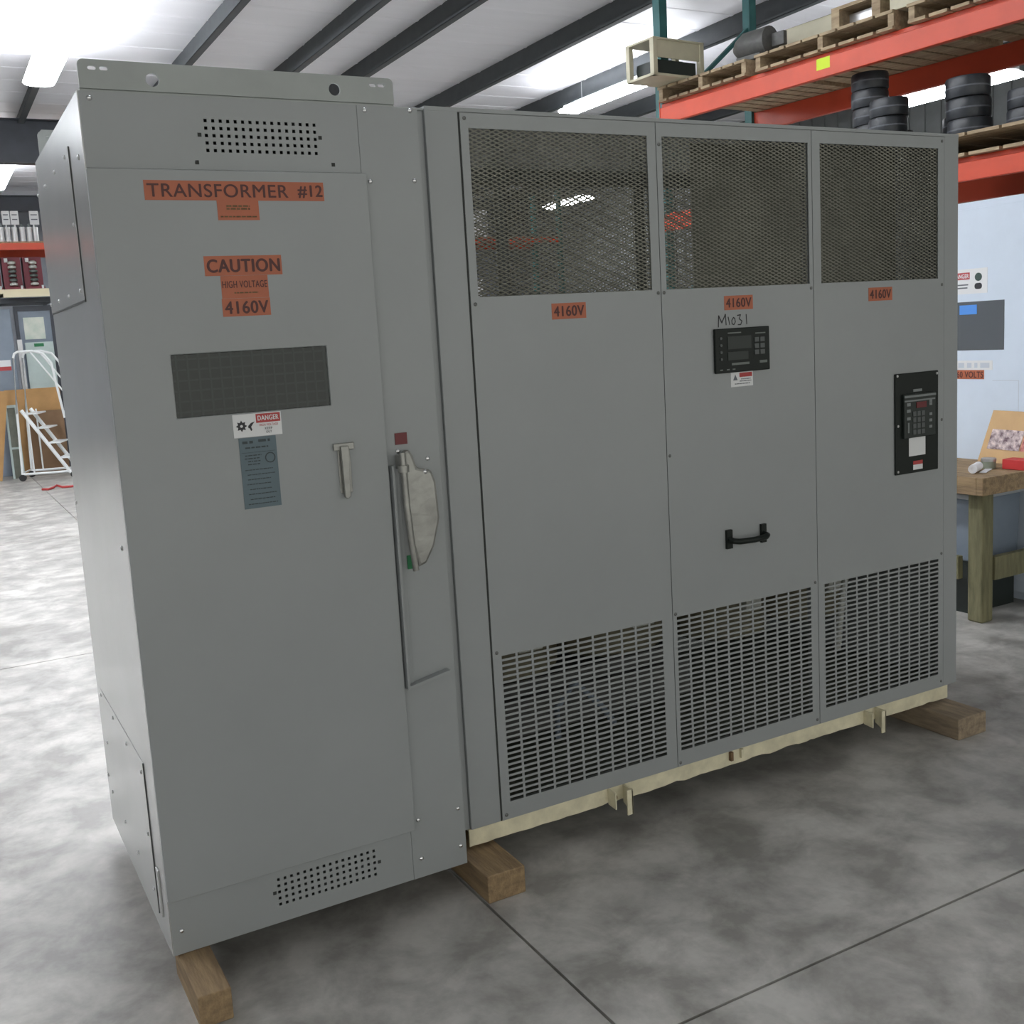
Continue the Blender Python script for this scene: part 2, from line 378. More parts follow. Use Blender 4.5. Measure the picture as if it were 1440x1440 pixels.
# dark compartment barrier behind the window
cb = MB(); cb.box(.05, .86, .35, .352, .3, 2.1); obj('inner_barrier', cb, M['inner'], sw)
def label(nm, x0, x1, z0, z1, y, m, parent, lab=None, th=.0008):
    s = MB(); s.box(x0, x1, y-th, y, z0, z1); o = obj(nm, s, m, parent)
    if lab: o['label'] = lab
    return o
YD = -.022
l = label('name_label', .131, .605, 2.113, 2.162, YD, M['orange_lab'], sw, 'orange label reading TRANSFORMER #12')
letters('TRANSFORMER', .138, .505, 2.121, 2.154, M['orange_let'], front(YD-.0008), l, .012)
letters('#12', .531, .601, 2.121, 2.154, M['orange_let'], front(YD-.0008), l, .022)
l = label('small_label', .311, .421, 2.063, 2.113, YD, M['orange_lab'], sw, 'small orange label under the long one')
def lines(parent, x0, x1, zs, h, m, y, frac=1):
    s = MB(); rnd = random.Random(int(x0*1000+zs[0]*977))
    for z in zs:
        x = x0+(1-frac)*rnd.random()*(x1-x0)*.3
        xe = x1-(1-frac)*rnd.random()*(x1-x0)*.3
        while x < xe:
            wd = h*rnd.uniform(1.2, 4.5); s.box(x, min(x+wd, xe), y-.0007, y, z-h/2, z+h/2); x += wd+h*.7
    return obj('lettering', s, m, parent)
lines(l, .335, .397, [2.099, 2.092], .0045, M['rust'], YD-.0008); lines(l, .318, .414, [2.072], .0035, M['rust'], YD-.0008)
l = label('caution_label', .263, .470, 1.921, 1.972, YD, M['orange_lab'], sw, 'orange CAUTION label')
letters('CAUTION', .269, .465, 1.93, 1.963, M['orange_let'], front(YD-.0008), l, .03)
l = label('high_voltage_label', .302, .428, 1.862, 1.9205, YD, M['orange_lab'], sw, 'orange HIGH VOLTAGE label')
letters('HIGH VOLTAGE', .305, .425, 1.889, 1.907, M['orange_let'], front(YD-.0008), l, .01)
lines(l, .335, .40, [1.876], .0035, M['rust'], YD-.0008)
l = label('voltage_label', .300, .429, 1.815, 1.8615, YD, M['orange_lab'], sw, 'orange 4160V label')
letters('4160V', .306, .424, 1.822, 1.854, M['orange_let'], front(YD-.0008), l, .025)
l = label('danger_sticker', .298, .431, 1.494, 1.556, YD, M['white_lab'], sw, 'white and red danger sticker')
s = MB(); s.box(.361, .428, YD-.0014, YD-.0008, 1.530, 1.554); hd = obj('red_header', s, M['red_lab'], l)
letters('DANGER', .3655, .4235, 1.536, 1.549, M['white_lab'], front(YD-.0014), l, .02, name='header_lettering')
letters('HIGH VOLTAGE', .369, .421, 1.5205, 1.5265, M['red_lab'], front(YD-.0008), l, .01)
letters('KEEP', .384, .404, 1.5105, 1.5165, M['black_ink'], front(YD-.0008), l, .01)
letters('OUT', .386, .402, 1.501, 1.507, M['black_ink'], front(YD-.0008), l, .01)
s = MB(); pts = []
for i in range(16):
    a = 2*math.pi*i/16; r = .0155 if i % 2 == 0 else .0098; pts.append((.3205+r*math.cos(a), 1.5245+r*math.sin(a)))
curve_mesh('burst_symbol', [pts, circ(.3205, 1.5245, .004, 8)], M['black_ink'], .0006, front(YD-.0011), l)
s = MB(); hand = [(.3385, 1.524), (.347, 1.5315), (.3575, 1.5345), (.352, 1.5285), (.3465, 1.521), (.349, 1.512), (.3455, 1.5095), (.342, 1.517), (.3385, 1.5185)]
curve_mesh('hand_symbol', [hand], M['black_ink'], .0006, front(YD-.0011), l)
l = label('nameplate', .309, .411, 1.300, 1.4925, YD, M['plate'], sw, 'blue grey nameplate', th=.0015)
yy = YD-.0015
lines(l, .318, .347, [1.480], .007, M['plate_ink'], yy); lines(l, .362, .394, [1.482], .007, M['plate_ink'], yy)
lines(l, .325, .388, [1.465], .004, M['plate_ink'], yy)
lines(l, .314, .406, [1.452], .001, M['plate_ink'], yy); lines(l, .318, .372, [1.444, 1.436, 1.428, 1.420], .0028, M['plate_ink'], yy, .3)
curve_mesh('ring_mark', [circ(.391, 1.434, .0145), circ(.391, 1.434, .0115)], M['plate_ink'], .0006, front(yy-.0003), l)
lines(l, .318, .402, [1.405, 1.392, 1.379, 1.366, 1.352, 1.339, 1.325, 1.312], .0022, M['plate_ink'], yy, .4)
# door latch handle
lt = MB(); lt.box(.571, .632, YD-.010, YD, 1.432, 1.452); lt.box(.583, .620, YD-.004, YD, 1.31, 1.433)
lt.prism([(.588, 1.444), (.612, 1.444), (.606, 1.30), (.597, 1.295), (.590, 1.30)], 'y', YD-.022, YD-.010)
obj('door_latch', lt, M['cast'], sw, bevel=.002)
# operating handle
oh = MB(); oh.prism([(.782, 1.408), (.800, 1.414), (.812, 1.395), (.822, 1.358), (.868, 1.345), (.880, 1.31), (.885, 1.20), (.862, 1.12), (.832, 1.07), (.806, 1.062), (.790, 1.13), (.782, 1.25)], 'y', -.030, -.004)
hs = obj('handle_housing', oh, M['cast'], sw, bevel=.009); hs['label'] = 'cast metal switch handle housing'
lv = MB(); lv.tube([(.769, -.048, 1.408), (.769, -.050, 1.36), (.771, -.052, 1.25), (.776, -.054, 1.15), (.786, -.050, 1.06)], .0095, 12); lv.cyl((.769, -.05, 1.352), .0165, .02, 'z', 14)
lv.box(.762, .778, -.045, -.012, 1.36, 1.40)
hl = obj('lever', lv, M['cast'], hs, smooth=True)
gd = MB(); gd.box(.7405, .749, -.034, -.004, .70, 1.37); gd.box(.749, .772, -.010, -.004, .70, 1.37)
obj('handle_guard', gd, M['paint'], sw, bevel=.002)
lg = MB(); lg.prism([(.7495, .698), (.882, .722), (.884, .733), (.7495, .709)], 'y', -.030, -.004); obj('guard_ledge', lg, M['paint'], sw, bevel=.001)
rb = label('red_tag', .768, .806, 1.428, 1.4615, -.004, M['dkred'], sw, 'dark red tag above the handle', .003)
gb = label('green_tag', .779, .812, 1.057, 1.098, -.004, M['green_lab'], sw, 'green tag below the handle', .003)
def screw(x, y, z, ax, r, m, parent, h=.005):
    s = MB(); 
    if ax == 'y': s.lathe((x, y, z), [(r, 0), (r, -h*.4), (r*.62, -h*.85), (r*.2, -h)], 'y', 12)
    else: s.lathe((x, y, z), [(r, 0), (r, -h*.4), (r*.62, -h*.85), (r*.2, -h)], 'x', 12)
    return obj('screw', s, m, parent, smooth=True)
for x, z in ((.027, 2.358), (.75, 2.361), (.887, 2.366), (.751, 2.17), (.887, 2.174), (.753, .278), (.889, .278), (.755, .152), (.89, .154), (.029, .159), (.846, 1.343), (.868, 1.378), (.775, 1.409)):
    screw(x, -.004 if x != .846 else -.028, z, 'y', .0068, M['chrome'], sw, .006)
# side covers
uc = MB(); uc.box(-.004, -.0005, .235, 1.02, 1.885, 2.285); c_ = obj('access_cover', uc, M['paint_lit'], sw, bevel=.001)
g_ = MB(); g_.box(-.0035, -.0002, .2315, .2345, 1.88, 2.285); g_.box(-.0035, -.0002, .2315, 1.02, 1.8815, 1.8845); obj('cover_gap', g_, M['gap'], sw)
lc = MB(); lc.box(-.0012, -.0002, .146, .96, .155, .60); obj('access_cover', lc, M['paint_lit'], sw)
g_ = MB(); g_.box(-.0035, -.0002, .1425, .1455, .15, .60); obj('cover_gap', g_, M['gap'], sw)
h_ = MB(); h_.box(-.006, 0, .075, .105, .17, .31); obj('cover_clip', h_, M['paint_lit'], sw, bevel=.002)
for y, z in ((.298, 2.268), (.538, 2.268), (.791, 2.265), (1.0, 2.266), (.26, 2.086), (.28, 1.912), (.528, 1.912), (.772, 1.912), (1.0, 1.912),
             (.171, .566), (.408, .573), (.651, .582), (.901, .588), (.169, .381), (.172, .213), (.417, .219), (.636, .232), (.883, .244), (.881, .423)):
    screw(-.004, y, z, 'x', .006, M['steel'], sw)
for y, z in ((.078, 2.231), (.088, 1.223), (.99, 1.247), (.99, .268), (.086, .175)): screw(0, y, z, 'x', .007, M['steel'], sw)
# lifting angles on the roof
def lift(y, z1, parent):
    outl = rrect(.008, .842, T0+.006, z1, .014, 5, (0, 1, 1, 0))
    holes = [circ(.184, 2.41, .0165), circ(.668, 2.413, .0165)]
    for a in (.031, .059, .771, .796): holes.append(rrect(a, a+.020, z1-.025, z1-.016, .0044, 4))
    o = curve_mesh('lifting_angle', [outl]+holes, M['bracket'], .006, front(y), parent)
    f = MB(); f.box(.008, .842, y+.003, y+.07, T0, T0+.006); obj('angle_flange', f, M['bracket'], o)
lift(.003, 2.451, sw); lift(D0-.075, 2.462, sw)
rbk = MB(); rbk.prism([(.02, 2.377), (.02, 2.47), (.03, 2.482), (.07, 2.482), (.07, 2.377)], 'y', 1.028, 1.034); obj('rear_lug', rbk, M['bracket'], sw)

# ------------------------------------------------------------------ transformer enclosure
YT = .05; ZB = .1628; ZT = 2.3944; X1 = 1.069; X2 = 1.788; X3 = 2.480; X4 = 3.182; X5 = 3.2665; DT = 1.10
tr = thing('transformer_enclosure', 'long grey transformer enclosure with three mesh and vent front panels', 'transformer', ((.96+X5)/2, .55, .09))
b = MB()
b.box(.958, X1-.003, YT, YT+.04, ZB, ZT-.003); b.box(X4+.003, X5, YT, YT+.04, ZB, ZT-.003)
b.box(X1-.003, X4+.003, YT+.012, YT+.04, ZB, ZB+.045); b.box(X1-.003, X4+.003, YT+.012, YT+.04, ZT-.048, ZT-.003)
for x in (X2, X3): b.box(x-.016, x+.016, YT+.012, YT+.04, ZB+.045, ZT-.048)
obj('frame', b, M['paint'], tr, bevel=.002)
b = MB(); b.box(.958, X5, YT, DT, ZT-.003, ZT); b.box(.958, X5, YT-.001, YT+.002, ZT-.012, ZT-.0005); obj('roof', b, M['paint'], tr)
b = MB(); b.box(.958, .961, YT+.04, DT, ZB, ZT-.003); obj('end_panel', b, M['paint'], tr); b = MB(); b.box(X5-.003, X5, YT+.04, DT, ZB, ZT-.003); obj('end_panel', b, M['paint'], tr)
b = MB(); b.box(.961, X5-.003, YT+.04, DT, ZB, ZB+.003); obj('floor_pan', b, M['inner'], tr)
b = MB(); b.box(W0+.0005, .957, YT+.012, YT+.017, ZB, ZT-.006); b.box(W0+.0005, .957, YT+.004, YT+.012, ZT-.012, ZT-.006); obj('filler_strip', b, M['paint'], tr)
VZ0 = .2215; rows = 27; pz = (.7125-VZ0+.0075)/rows
def front_panel(xa, xb, ma, mb_, va, vb):
    holes = [(ma, mb_, 1.842, 2.337)]
    pxx = (vb-va+.0078)/11
    for c in range(11):
        for r in range(rows): holes.append((va+c*pxx, va+c*pxx+pxx-.0078, VZ0+r*pz, VZ0+r*pz+pz-.0072))
    g = MB(); g.grid(xa, xb, ZB+.001, ZT-.014, YT-.002, .003, holes)
    return obj('front_panel', g, M['paint'], tr)
panels = [front_panel(X1+.0025, X2-.0015, 1.098, 1.752, 1.103, 1.742), front_panel(X2+.0015, X3-.0015, 1.812, 2.462, 1.806, 2.443), front_panel(X3+.0015, X4-.001, 2.520, 3.147, 2.514, 3.152)]
sm = MB(); sm.box(X1-.0028, X1+.0024, YT+.001, YT+.011, ZB, ZT-.014); obj('panel_seam', sm, M['seam'], tr)
def expanded(x0, x1, z0, z1, y):
    L = .0305; S = .0127; wd = .0033; g = MB(); rowsn = int((z1-z0)/(S/2))+1; cols = int((x1-x0)/L)+1
    for j in range(rowsn):
        za = z0+j*S/2; zb = za+S/2
        for i in range(-1, cols+1):
            xa = x0+i*L+(L/2 if j % 2 else 0)
            for s in (-1, 1):
                xb = xa+s*L/2
                if min(xa, xb) < x0-.004 or max(xa, xb) > x1+.004: continue
                dx = xb-xa; 
                # strand ribbon, tipped so the upper edge leans forward
                a0 = (xa, y+.0012, za-wd/2); a1 = (xa, y-.0012, za+wd/2); b0 = (xb, y+.0012, zb-wd/2); b1 = (xb, y-.0012, zb+wd/2)
                t = .0009
                g.add([a0, b0, b1, a1, (a0[0], a0[1]+t, a0[2]+t), (b0[0], b0[1]+t, b0[2]+t), (b1[0], b1[1]+t, b1[2]+t), (a1[0], a1[1]+t, a1[2]+t)],
                      [(0,1,2,3),(7,6,5,4),(0,4,5,1),(2,6,7,3),(1,5,6,2),(3,7,4,0)])
    return g
def mesh_at(x0, x1, y, parent): return obj('expanded_mesh', expanded(x0, x1, 1.834, 2.345, y), M['dusty'], parent)
for pn, (a, c) in zip(panels, ((1.09, 1.760), (1.804, 2.470), (2.512, 3.155))): mesh_at(a, c, YT+.005, pn)
# rear wall with the same mesh openings
g = MB(); g.grid(.961, X5-.003, ZB+.003, ZT-.003, DT-.003, .003, [(1.10, 1.752, 1.842, 2.337), (1.812, 2.462, 1.842, 2.337), (2.52, 3.147, 1.842, 2.337)])
rw = obj('rear_wall', g, M['paint'], tr)
for a, c in ((1.09, 1.760), (1.804, 2.470), (2.512, 3.155)): mesh_at(a, c, DT-.008, rw)
ib = MB(); ib.box(2.16, 3.24, .33, .333, 1.15, 2.38); obj('inner_barrier', ib, M['inner'], tr)
co = MB()
for z in (.30, 1.42): co.box(1.12, 2.12, .45, .63, z, z+.16)
for x in (1.33, 1.86): co.box(x-.07, x+.07, .46, .62, .46, 1.42)
for y in (.40, .66): 
    for z in (.28, 1.44): co.box(1.1, 2.12, y-.02, y+.02, z, z+.13)
obj('transformer_core', co, M['core'], tr)
for x in (1.35, 1.84):
    c = MB(); c.lathe((x, .55, .50), [(.20, 0), (.225, .02), (.225, .86), (.20, .88)], 'z', 32); cc = obj('winding', c, M['coil'], tr, smooth=True)
    c = MB(); c.box(x-.05, x+.05, .29, .325, .62, .74); c.box(x-.05, x+.05, .29, .325, 1.1, 1.2); obj('terminal_block', c, M['porcelain'], cc, bevel=.004)
for x in (2.46, 2.92):
    c = MB(); c.lathe((x, .62, .42), [(.18, 0), (.21, .02), (.21, .62), (.18, .64)], 'z', 32); cc = obj('winding', c, M['coil'], tr, smooth=True)
    c = MB(); c.box(x-.04, x+.04, .38, .41, .55, .65); obj('terminal_block', c, M['porcelain'], cc, bevel=.004)
c = MB(); c.tube([(2.95, .30, 1.0), (2.93, .27, .82), (2.84, .25, .66), (2.80, .24, .52), (2.78, .24, .36)], .014, 10); obj('cable', c, M['porcelain'], tr, smooth=True)
c = MB(); c.tube([(1.42, .25, .30), (1.40, .22, .42), (1.48, .22, .5), (1.6, .24, .38), (1.66, .25, .3)], .012, 10); obj('cable', c, M['bluegrey'], tr, smooth=True)
# base rail with ragged lower edge
rl = MB(); pts = [(.952, .1615), (3.222, .1615), (3.222, .104)]; x = 3.2; rr = random.Random(3)
while x > .97:
    pts.append((x, .104+rr.uniform(-.003, .006)*(1 if rr.random() < .6 else .2))); x -= rr.uniform(.012, .05)
pts.append((.952, .104)); 
rl.prism(pts, 'y', .058, .064); rl.box(.952, 3.222, .064, .10, .1555, .1615)
rail = obj('base_rail', rl, M['cream'], tr); rail['label'] = 'cream painted base rail with a ragged lower edge'
for a in (1.535, 2.772):
    k = MB(); k.prism([(.006, .158), (.058, .158), (.058, .095), (.006, .068)], 'x', a+.018, a+.024); k.box(a, a+.024, .006, .012, .068, .158)
    k.prism([(.012, .158), (.058, .158), (.058, .102), (.012, .098)], 'x', a-.045, a-.040)
    kb = obj('base_bracket', k, M['cream'], tr, bevel=.001)
    k = MB(); k.cyl((a-.02, .052, .12), .011, .006, 'y', 14); obj('bolt_hole', k, M['rust'], kb)
for a in (2.03, 2.08): k = MB(); k.box(a, a+.012, .045, .058, .125, .158); obj('rail_tab', k, M['rust'] if a < 2.05 else M['cream'], tr)
YP = YT-.002
for x0, x1, z0, z1 in ((1.356, 1.485, 1.763, 1.813), (2.058, 2.188, 1.763, 1.812), (2.761, 2.889, 1.768, 1.818)):
    l = label('voltage_label', x0, x1, z0, z1, YP, M['orange_lab'], tr, 'orange 4160V label')
    letters('4160V', x0+.007, x1-.007, z0+.009, z1-.009, M['orange_let'], front(YP-.0008), l, .025)
def stroke(pts, w_, y, g):
    for a, c in zip(pts, pts[1:]):
        d = Vector((c[0]-a[0], c[1]-a[1])); n = Vector((-d.y, d.x)).normalized()*w_/2; e = d.normalized()*w_*.3
        P = [(a[0]-e.x+n.x, a[1]-e.y+n.y), (a[0]-e.x-n.x, a[1]-e.y-n.y), (c[0]+e.x-n.x, c[1]+e.y-n.y), (c[0]+e.x+n.x, c[1]+e.y+n.y)]
        g.add([(u, y, v) for u, v in P], [(0, 1, 2, 3)])
hw = MB(); z = 1.709; h = .036
stroke([(2.029, z-.002), (2.032, z+h), (2.045, z+.012), (2.062, z+h+.004), (2.064, z+.004)], .0042, YP-.0006, hw)
stroke([(2.074, z+.03), (2.080, z+.004)], .004, YP-.0006, hw)
stroke([(2.098, z+.028), (2.090, z+.018), (2.091, z+.006), (2.099, z+.003), (2.106, z+.012), (2.104, z+.024), (2.098, z+.028)], .0036, YP-.0006, hw)
stroke([(2.116, z+.034), (2.130, z+.036), (2.124, z+.022), (2.136, z+.014), (2.130, z+.002), (2.118, z+.002)], .0038, YP-.0006, hw)
stroke([(2.156, z+.036), (2.158, z+.003)], .004, YP-.0006, hw)
hwo = obj('handwriting', hw, M['black_ink'], tr); hwo['label'] = 'M1031 written in black marker'
# temperature monitor on middle panel
mp_ = MB(); mp_.box(2.004, 2.252, YP-.012, YP, 1.547, 1.7005); cp = obj('control_panel', mp_, M['black'], tr, bevel=.003); cp['label'] = 'black temperature monitor'
yy = YP-.012
s = MB(); s.box(2.058, 2.165, yy-.002, yy, 1.628, 1.672); s.box(2.058, 2.150, yy-.002, yy, 1.590, 1.618); obj('display', s, M['black_in'], cp)
s = MB()
for i in range(2):
    for j in range(3): s.box(2.18+i*.026, 2.20+i*.026, yy-.003, yy, 1.604+j*.022, 1.620+j*.022)
for j in range(4): s.cyl((2.028, yy, 1.595+j*.024), .005, -.003, 'y', 10)
obj('button', s, M['dgrey'], cp)
s = MB(); s.box(2.075, 2.155, yy-.0008, yy, 1.572, 1.580); s.box(2.203, 2.238, yy-.0008, yy, 1.573, 1.582)
for x in (2.022, 2.052, 2.078): s.box(x, x+.012, yy-.0008, yy, 1.556, 1.560)
s.box(2.06, 2.12, yy-.0008, yy, 1.682, 1.686); s.box(2.185, 2.232, yy-.0008, yy, 1.676, 1.680); obj('printed_text', s, mat('panel print', (.14, .16, .15), .5), cp)
l = label('danger_sticker', 2.079, 2.180, 1.495, 1.546, YP, M['white_lab'], tr, 'small white danger sticker with red header')
s = MB(); s.box(2.118, 2.176, YP-.0014, YP-.0008, 1.528, 1.543); obj('red_header', s, M['red_lab'], l)
s = MB(); s.prism([(2.089, 1.518), (2.109, 1.518), (2.099, 1.538)], 'y', YP-.0014, YP-.0008); obj('warning_symbol', s, M['grey_ink'], l)
lines(l, 2.118, 2.172, [1.521, 1.514], .003, M['grey_ink'], YP-.0008, .5); lines(l, 2.085, 2.172, [1.505], .003, M['grey_ink'], YP-.0008, .5)
# breaker relay on right panel
mp_ = MB(); mp_.box(2.896, 3.141, YP-.008, YP, 1.087, 1.4835); cp = obj('relay_panel', mp_, M['black'], tr, bevel=.003); cp['label'] = 'tall black relay panel'
yy = YP-.008
s = MB(); s.box(2.932, 3.110, yy-.012, yy, 1.229, 1.402); rlb = obj('relay', s, M['black_in'], cp, bevel=.003)
s = MB(); s.box(2.932, 3.110, yy-.0135, yy-.0121, 1.388, 1.396); s.box(2.932, 3.106, yy-.0135, yy-.0121, 1.372, 1.378); s.box(2.995, 3.045, yy-.0008, yy, 1.408, 1.418)
for z in (1.30, 1.33, 1.355):
    s.box(2.944, 2.965, yy-.0135, yy-.0121, z, z+.012)
for z in (1.26, 1.285, 1.31, 1.35, 1.362): s.box(3.072, 3.088, yy-.0135, yy-.0121, z, z+.011)
s.box(2.950, 2.958, yy-.0135, yy-.0121, 1.25, 1.29)
obj('printed_text', s, mat('relay print', (.20, .22, .22), .5), cp)
s = MB(); 
for i in range(3):
    for j in range(4): s.box(2.978+i*.024, 2.996+i*.024, yy-.015, yy-.0121, 1.242+j*.024, 1.260+j*.024)
obj('keypad', s, M['dgrey'], cp)
s = MB(); s.box(2.998, 3.055, yy-.0145, yy-.0121, 1.345, 1.368); obj('red_display', s, M['dkred'], cp)
s = MB(); s.box(2.970, 3.064, yy-.0009, yy, 1.155, 1.2285); pl = obj('paper_label', s, M['white_lab'], cp); 
s = MB(); s.box(2.994, 3.048, yy-.0009, yy, 1.099, 1.119); s2 = obj('warning_sticker', s, M['white_lab'], cp)
s = MB(); s.box(2.994, 3.048, yy-.0009, yy, 1.119, 1.134); obj('warning_header', s, M['red_lab'], cp)
for x, z in ((2.905, 1.475), (3.130, 1.472), (2.907, 1.10), (2.908, 1.28)): s = MB(); s.cyl((x, yy, z), .005, -.003, 'y', 10); obj('panel_screw', s, M['steel'], cp)
# black pull handle on the middle panel
s = MB()
s.box(2.034, 2.060, YP-.010, YP, .922, .990); s.box(2.196, 2.220, YP-.010, YP, .922, .990)
s.tube([(2.047, YP-.005, .955), (2.050, YP-.030, .952), (2.065, YP-.040, .950), (2.128, YP-.045, .948), (2.190, YP-.040, .950), (2.205, YP-.030, .952), (2.208, YP-.005, .955)], .0105, 10)
obj('pull_handle', s, M['black'], tr, smooth=True)
DS = mat('dark screw', (.16, .165, .16), .45, metal=.5)
for x, z in ((1.086, 2.365), (1.086, 1.821), (1.800, 2.311), (1.800, 1.282), (1.800, 1.832), (1.776, 1.832), (2.468, 1.826), (3.170, 1.818), (1.086, .726), (1.086, .18), (1.800, .724), (1.800, .178),
             (2.466, .728), (2.466, .184), (3.170, .733), (3.170, 1.283), (3.170, .189), (3.168, 2.365)): screw(x, YP, z, 'y', .0058, DS, tr, .004)

# ------------------------------------------------------------------ wooden blocks
def block(x0, x1, y0, y1, rot, lab, m):
    t = MB(); cx, cy = (x0+x1)/2, y0
    t.box(x0-cx, x1-cx, 0, y1-y0, 0, .0885)
    o = obj('wooden_block', t, m, bevel=.004); o.location = (cx, cy, 0); o.rotation_euler = (0, 0, rot)
    return tag(o, lab, 'timber block', 'timber blocks under the cabinets')
block(.014, .101, -.228, .06, 0, 'timber block under the front left corner of the switch cabinet', M['wood'])
block(.92, 1.052, -.118, 1.0, 0, 'short-ended timber block where the switch cabinet meets the transformer', M['wood'])
block(3.076, 3.245, -.110, 1.02, math.radians(0), 'timber block under the right end of the transformer', M['wood_old'])

# ------------------------------------------------------------------ pallet rack on the right
RR = math.radians(5); RP = (5.0, 1.2, 0)
rk = thing('pallet_rack', 'tall pallet rack with orange beams and teal uprights behind the transformer', 'pallet rack', RP, RR, world=False)
UY = (-.95, 2.66)
def upright(y, dep):
    for x in (0.03, dep):
        u = MB(); u.box(x, x+.075, y, y+.004, 0, 4.7); u.box(x, x+.004, y, y+.075, 0, 4.7); u.box(x+.071, x+.075, y, y+.075, 0, 4.7)
        u.box(x-.02, x+.1, y-.02, y+.1, 0, .008)
        uo = obj('upright', u, M['teal'], rk)
    br = MB(); z = .3; k = 0
    while z < 3.9:
        a, c = (.06, dep+.03) if k % 2 == 0 else (dep+.03, .06)
        br.bar((a, y+.037, z), (c, y+.037, z+.75), .03, .03, (0, 1, 0)); z += .75; k += 1
    obj('brace', br, M['teal'], rk)
for y in UY: upright(y, 1.0)
def beam(x, z, h, m):
    bb = MB(); y0, y1 = UY[0]+.075, UY[1]
    bb.prism([(x, z), (x+.045, z), (x+.045, z+h), (x+.02, z+h), (x+.02, z+h-.03), (x, z+h-.03)] if x < .5 else [(x, z), (x+.045, z), (x+.045, z+h), (x, z+h)], 'y', y0, y1)
    bo = obj('beam', bb, m, rk, bevel=.004)
    for y in (y0, y1-.004): 
        c = MB(); c.box(x-.004, x, y, y+.006, z-.03, z+h+.03); obj('end_plate', c, m, bo)
beam(0, 2.44, .135, M['rack_or']); beam(1.03, 2.43, .135, M['rack_rear'])
beam(0, 3.235, .15, M['rack_or']); beam(1.03, 3.235, .15, M['rack_rear'])
s = MB(); s.box(-.001, 0, 1.08, 1.185, 3.285, 3.355); st = obj('sticker', s, M['yellow'], rk); st['label'] = 'yellow green square sticker'
def pallet(y0, y1, z, label, x0=-.04, x1=1.12, h=.12):
    t = thing('wooden_pallet', label, 'pallet', (0, 0, 0), 0, 'wooden pallets on the rack', world=False)
    dk = MB(); n = 7; wdt = (x1-x0)/(n+ (n-1)*.35)
    # deck boards run along y; stringers across x
    for zz in (z, z+h-.018):
        nb = 8
        for k in range(nb):
            a = y0+(y1-y0)*k/nb; dk.box(x0, x1, a+.012, a+(y1-y0)/nb-.012 if zz == z else a+(y1-y0)/nb-.004, zz, zz+.018)
    sg = MB()
    obj('deck_board', dk, M['pallet'], t)
    for yy_ in (y0+.01, (y0+y1)/2-.02, y1-.05):
        g = MB(); g.box(x0+.01, x1-.01, yy_, yy_+.04, z+.018, z+h-.018); obj('stringer', g, M['pallet'], t)
    t.location = RP; t.rotation_euler = (0, 0, RR)
    return t
def rackloc(x, y, z): 
    return (RP[0]+x*math.cos(RR)-y*math.sin(RR), RP[1]+x*math.sin(RR)+y*math.cos(RR), z)
pallet(1.75, 2.64 , 3.386, 'wooden pallet carrying the beige box at the far end of the rack', h=.11)
pallet(.58, 1.68 , 3.386, 'wooden pallet on the upper rack beam right of the beige box', h=.11)
pallet(-.6, .50, 3.386, 'nearest wooden pallet on the upper rack beam', h=.11)
pallet(-.3, 1.35, 2.575, 'wooden pallet on the lower rack beam carrying the black coils', h=.13)
# beige enclosure on the far pallet
def rthing(name, label, cat, x, y, z, group=None, rz=0):
    return thing(name, label, cat, rackloc(x, y, z), RR+rz, group, world=False)
bx = rthing('equipment_enclosure', 'open beige steel enclosure overhanging a pallet on the rack', 'enclosure', -.34, 2.34, 3.50)
f = MB()
for x in (0, .46):
    for y in (0, .26): f.box(x, x+.04, y, y+.04, 0, .26)
f.box(0, .50, 0, .30, .25, .265); f.box(0, .50, 0, .30, 0, .02)
obj('frame', f, M['beige'], bx, bevel=.003)
f = MB(); f.box(.04, .46, .01, .018, .13, .25); obj('cover_plate', f, M['beige'], bx)
f = MB(); f.box(.06, .44, .03, .25, .021, .12); obj('dark_module', f, M['black_in'], bx)
mb2 = rthing('steel_channel', 'long beige steel channel lying across the pallets on the rack', 'channel', .35, 1.1, 3.50)
f = MB(); f.box(.1, .14, 0, 1.1, .14, .25); f.box(.1, .3, 0, 1.1, .245, .25); f.box(.1, .3, 0, 1.1, .14, .145); obj('web', f, M['beige'], mb2)
f = MB(); f.box(.12, .30, .05, .25, 0, .14); obj('spacer', f, M['brownboard'], mb2)
gx = rthing('gear_housing', 'dark grey cast housing on the pallet beside the beige box', 'machine part', .18, 1.72, 3.525, rz=.1)
f = MB(); f.lathe((0, 0, .10), [(.05, -.02), (.1, 0), (.1, .2), (.07, .26), (.03, .3)], 'y', 18); obj('drum', f, M['core'], gx, smooth=True)
f = MB(); f.box(-.1, .1, .02, .22, -.015, .02); f.box(-.02, .02, -.12, -.02, .05, .14); obj('foot', f, M['core'], gx, bevel=.004)
hb = rthing('timber_crate', 'small timber box standing on the upper pallet in front of the channel', 'crate', .02, .72, 3.497)
f = MB(); f.box(0, .5, 0, .06, 0, .12); f.box(0, .5, .30, .36, 0, .12); f.box(0, .5, 0, .36, .12, .14); obj('boards', f, M['pallet'], hb)
f = MB(); f.box(.1, .4, .06, .3, 0, .1); obj('contents', f, M['steel'], hb)
cx_ = rthing('cream_box', 'cream speckled box standing on the upper pallet', 'box', .0, .36, 3.497)
f = MB(); f.box(0, .45, 0, .28, 0, .32); obj('box_body', f, M['beige'], cx_, bevel=.004)
f = MB(); f.box(-.003, 0, .29-.28, .27, .25, .256); obj('lid_line', f, M['grey_ink'], cx_)
wt = rthing('white_carton', 'white carton with a blue patch beside the cream box', 'box', .02, -.05, 3.497)
f = MB(); f.box(0, .4, 0, .30, 0, .16); obj('box_body', f, M['paper'], wt, bevel=.004)
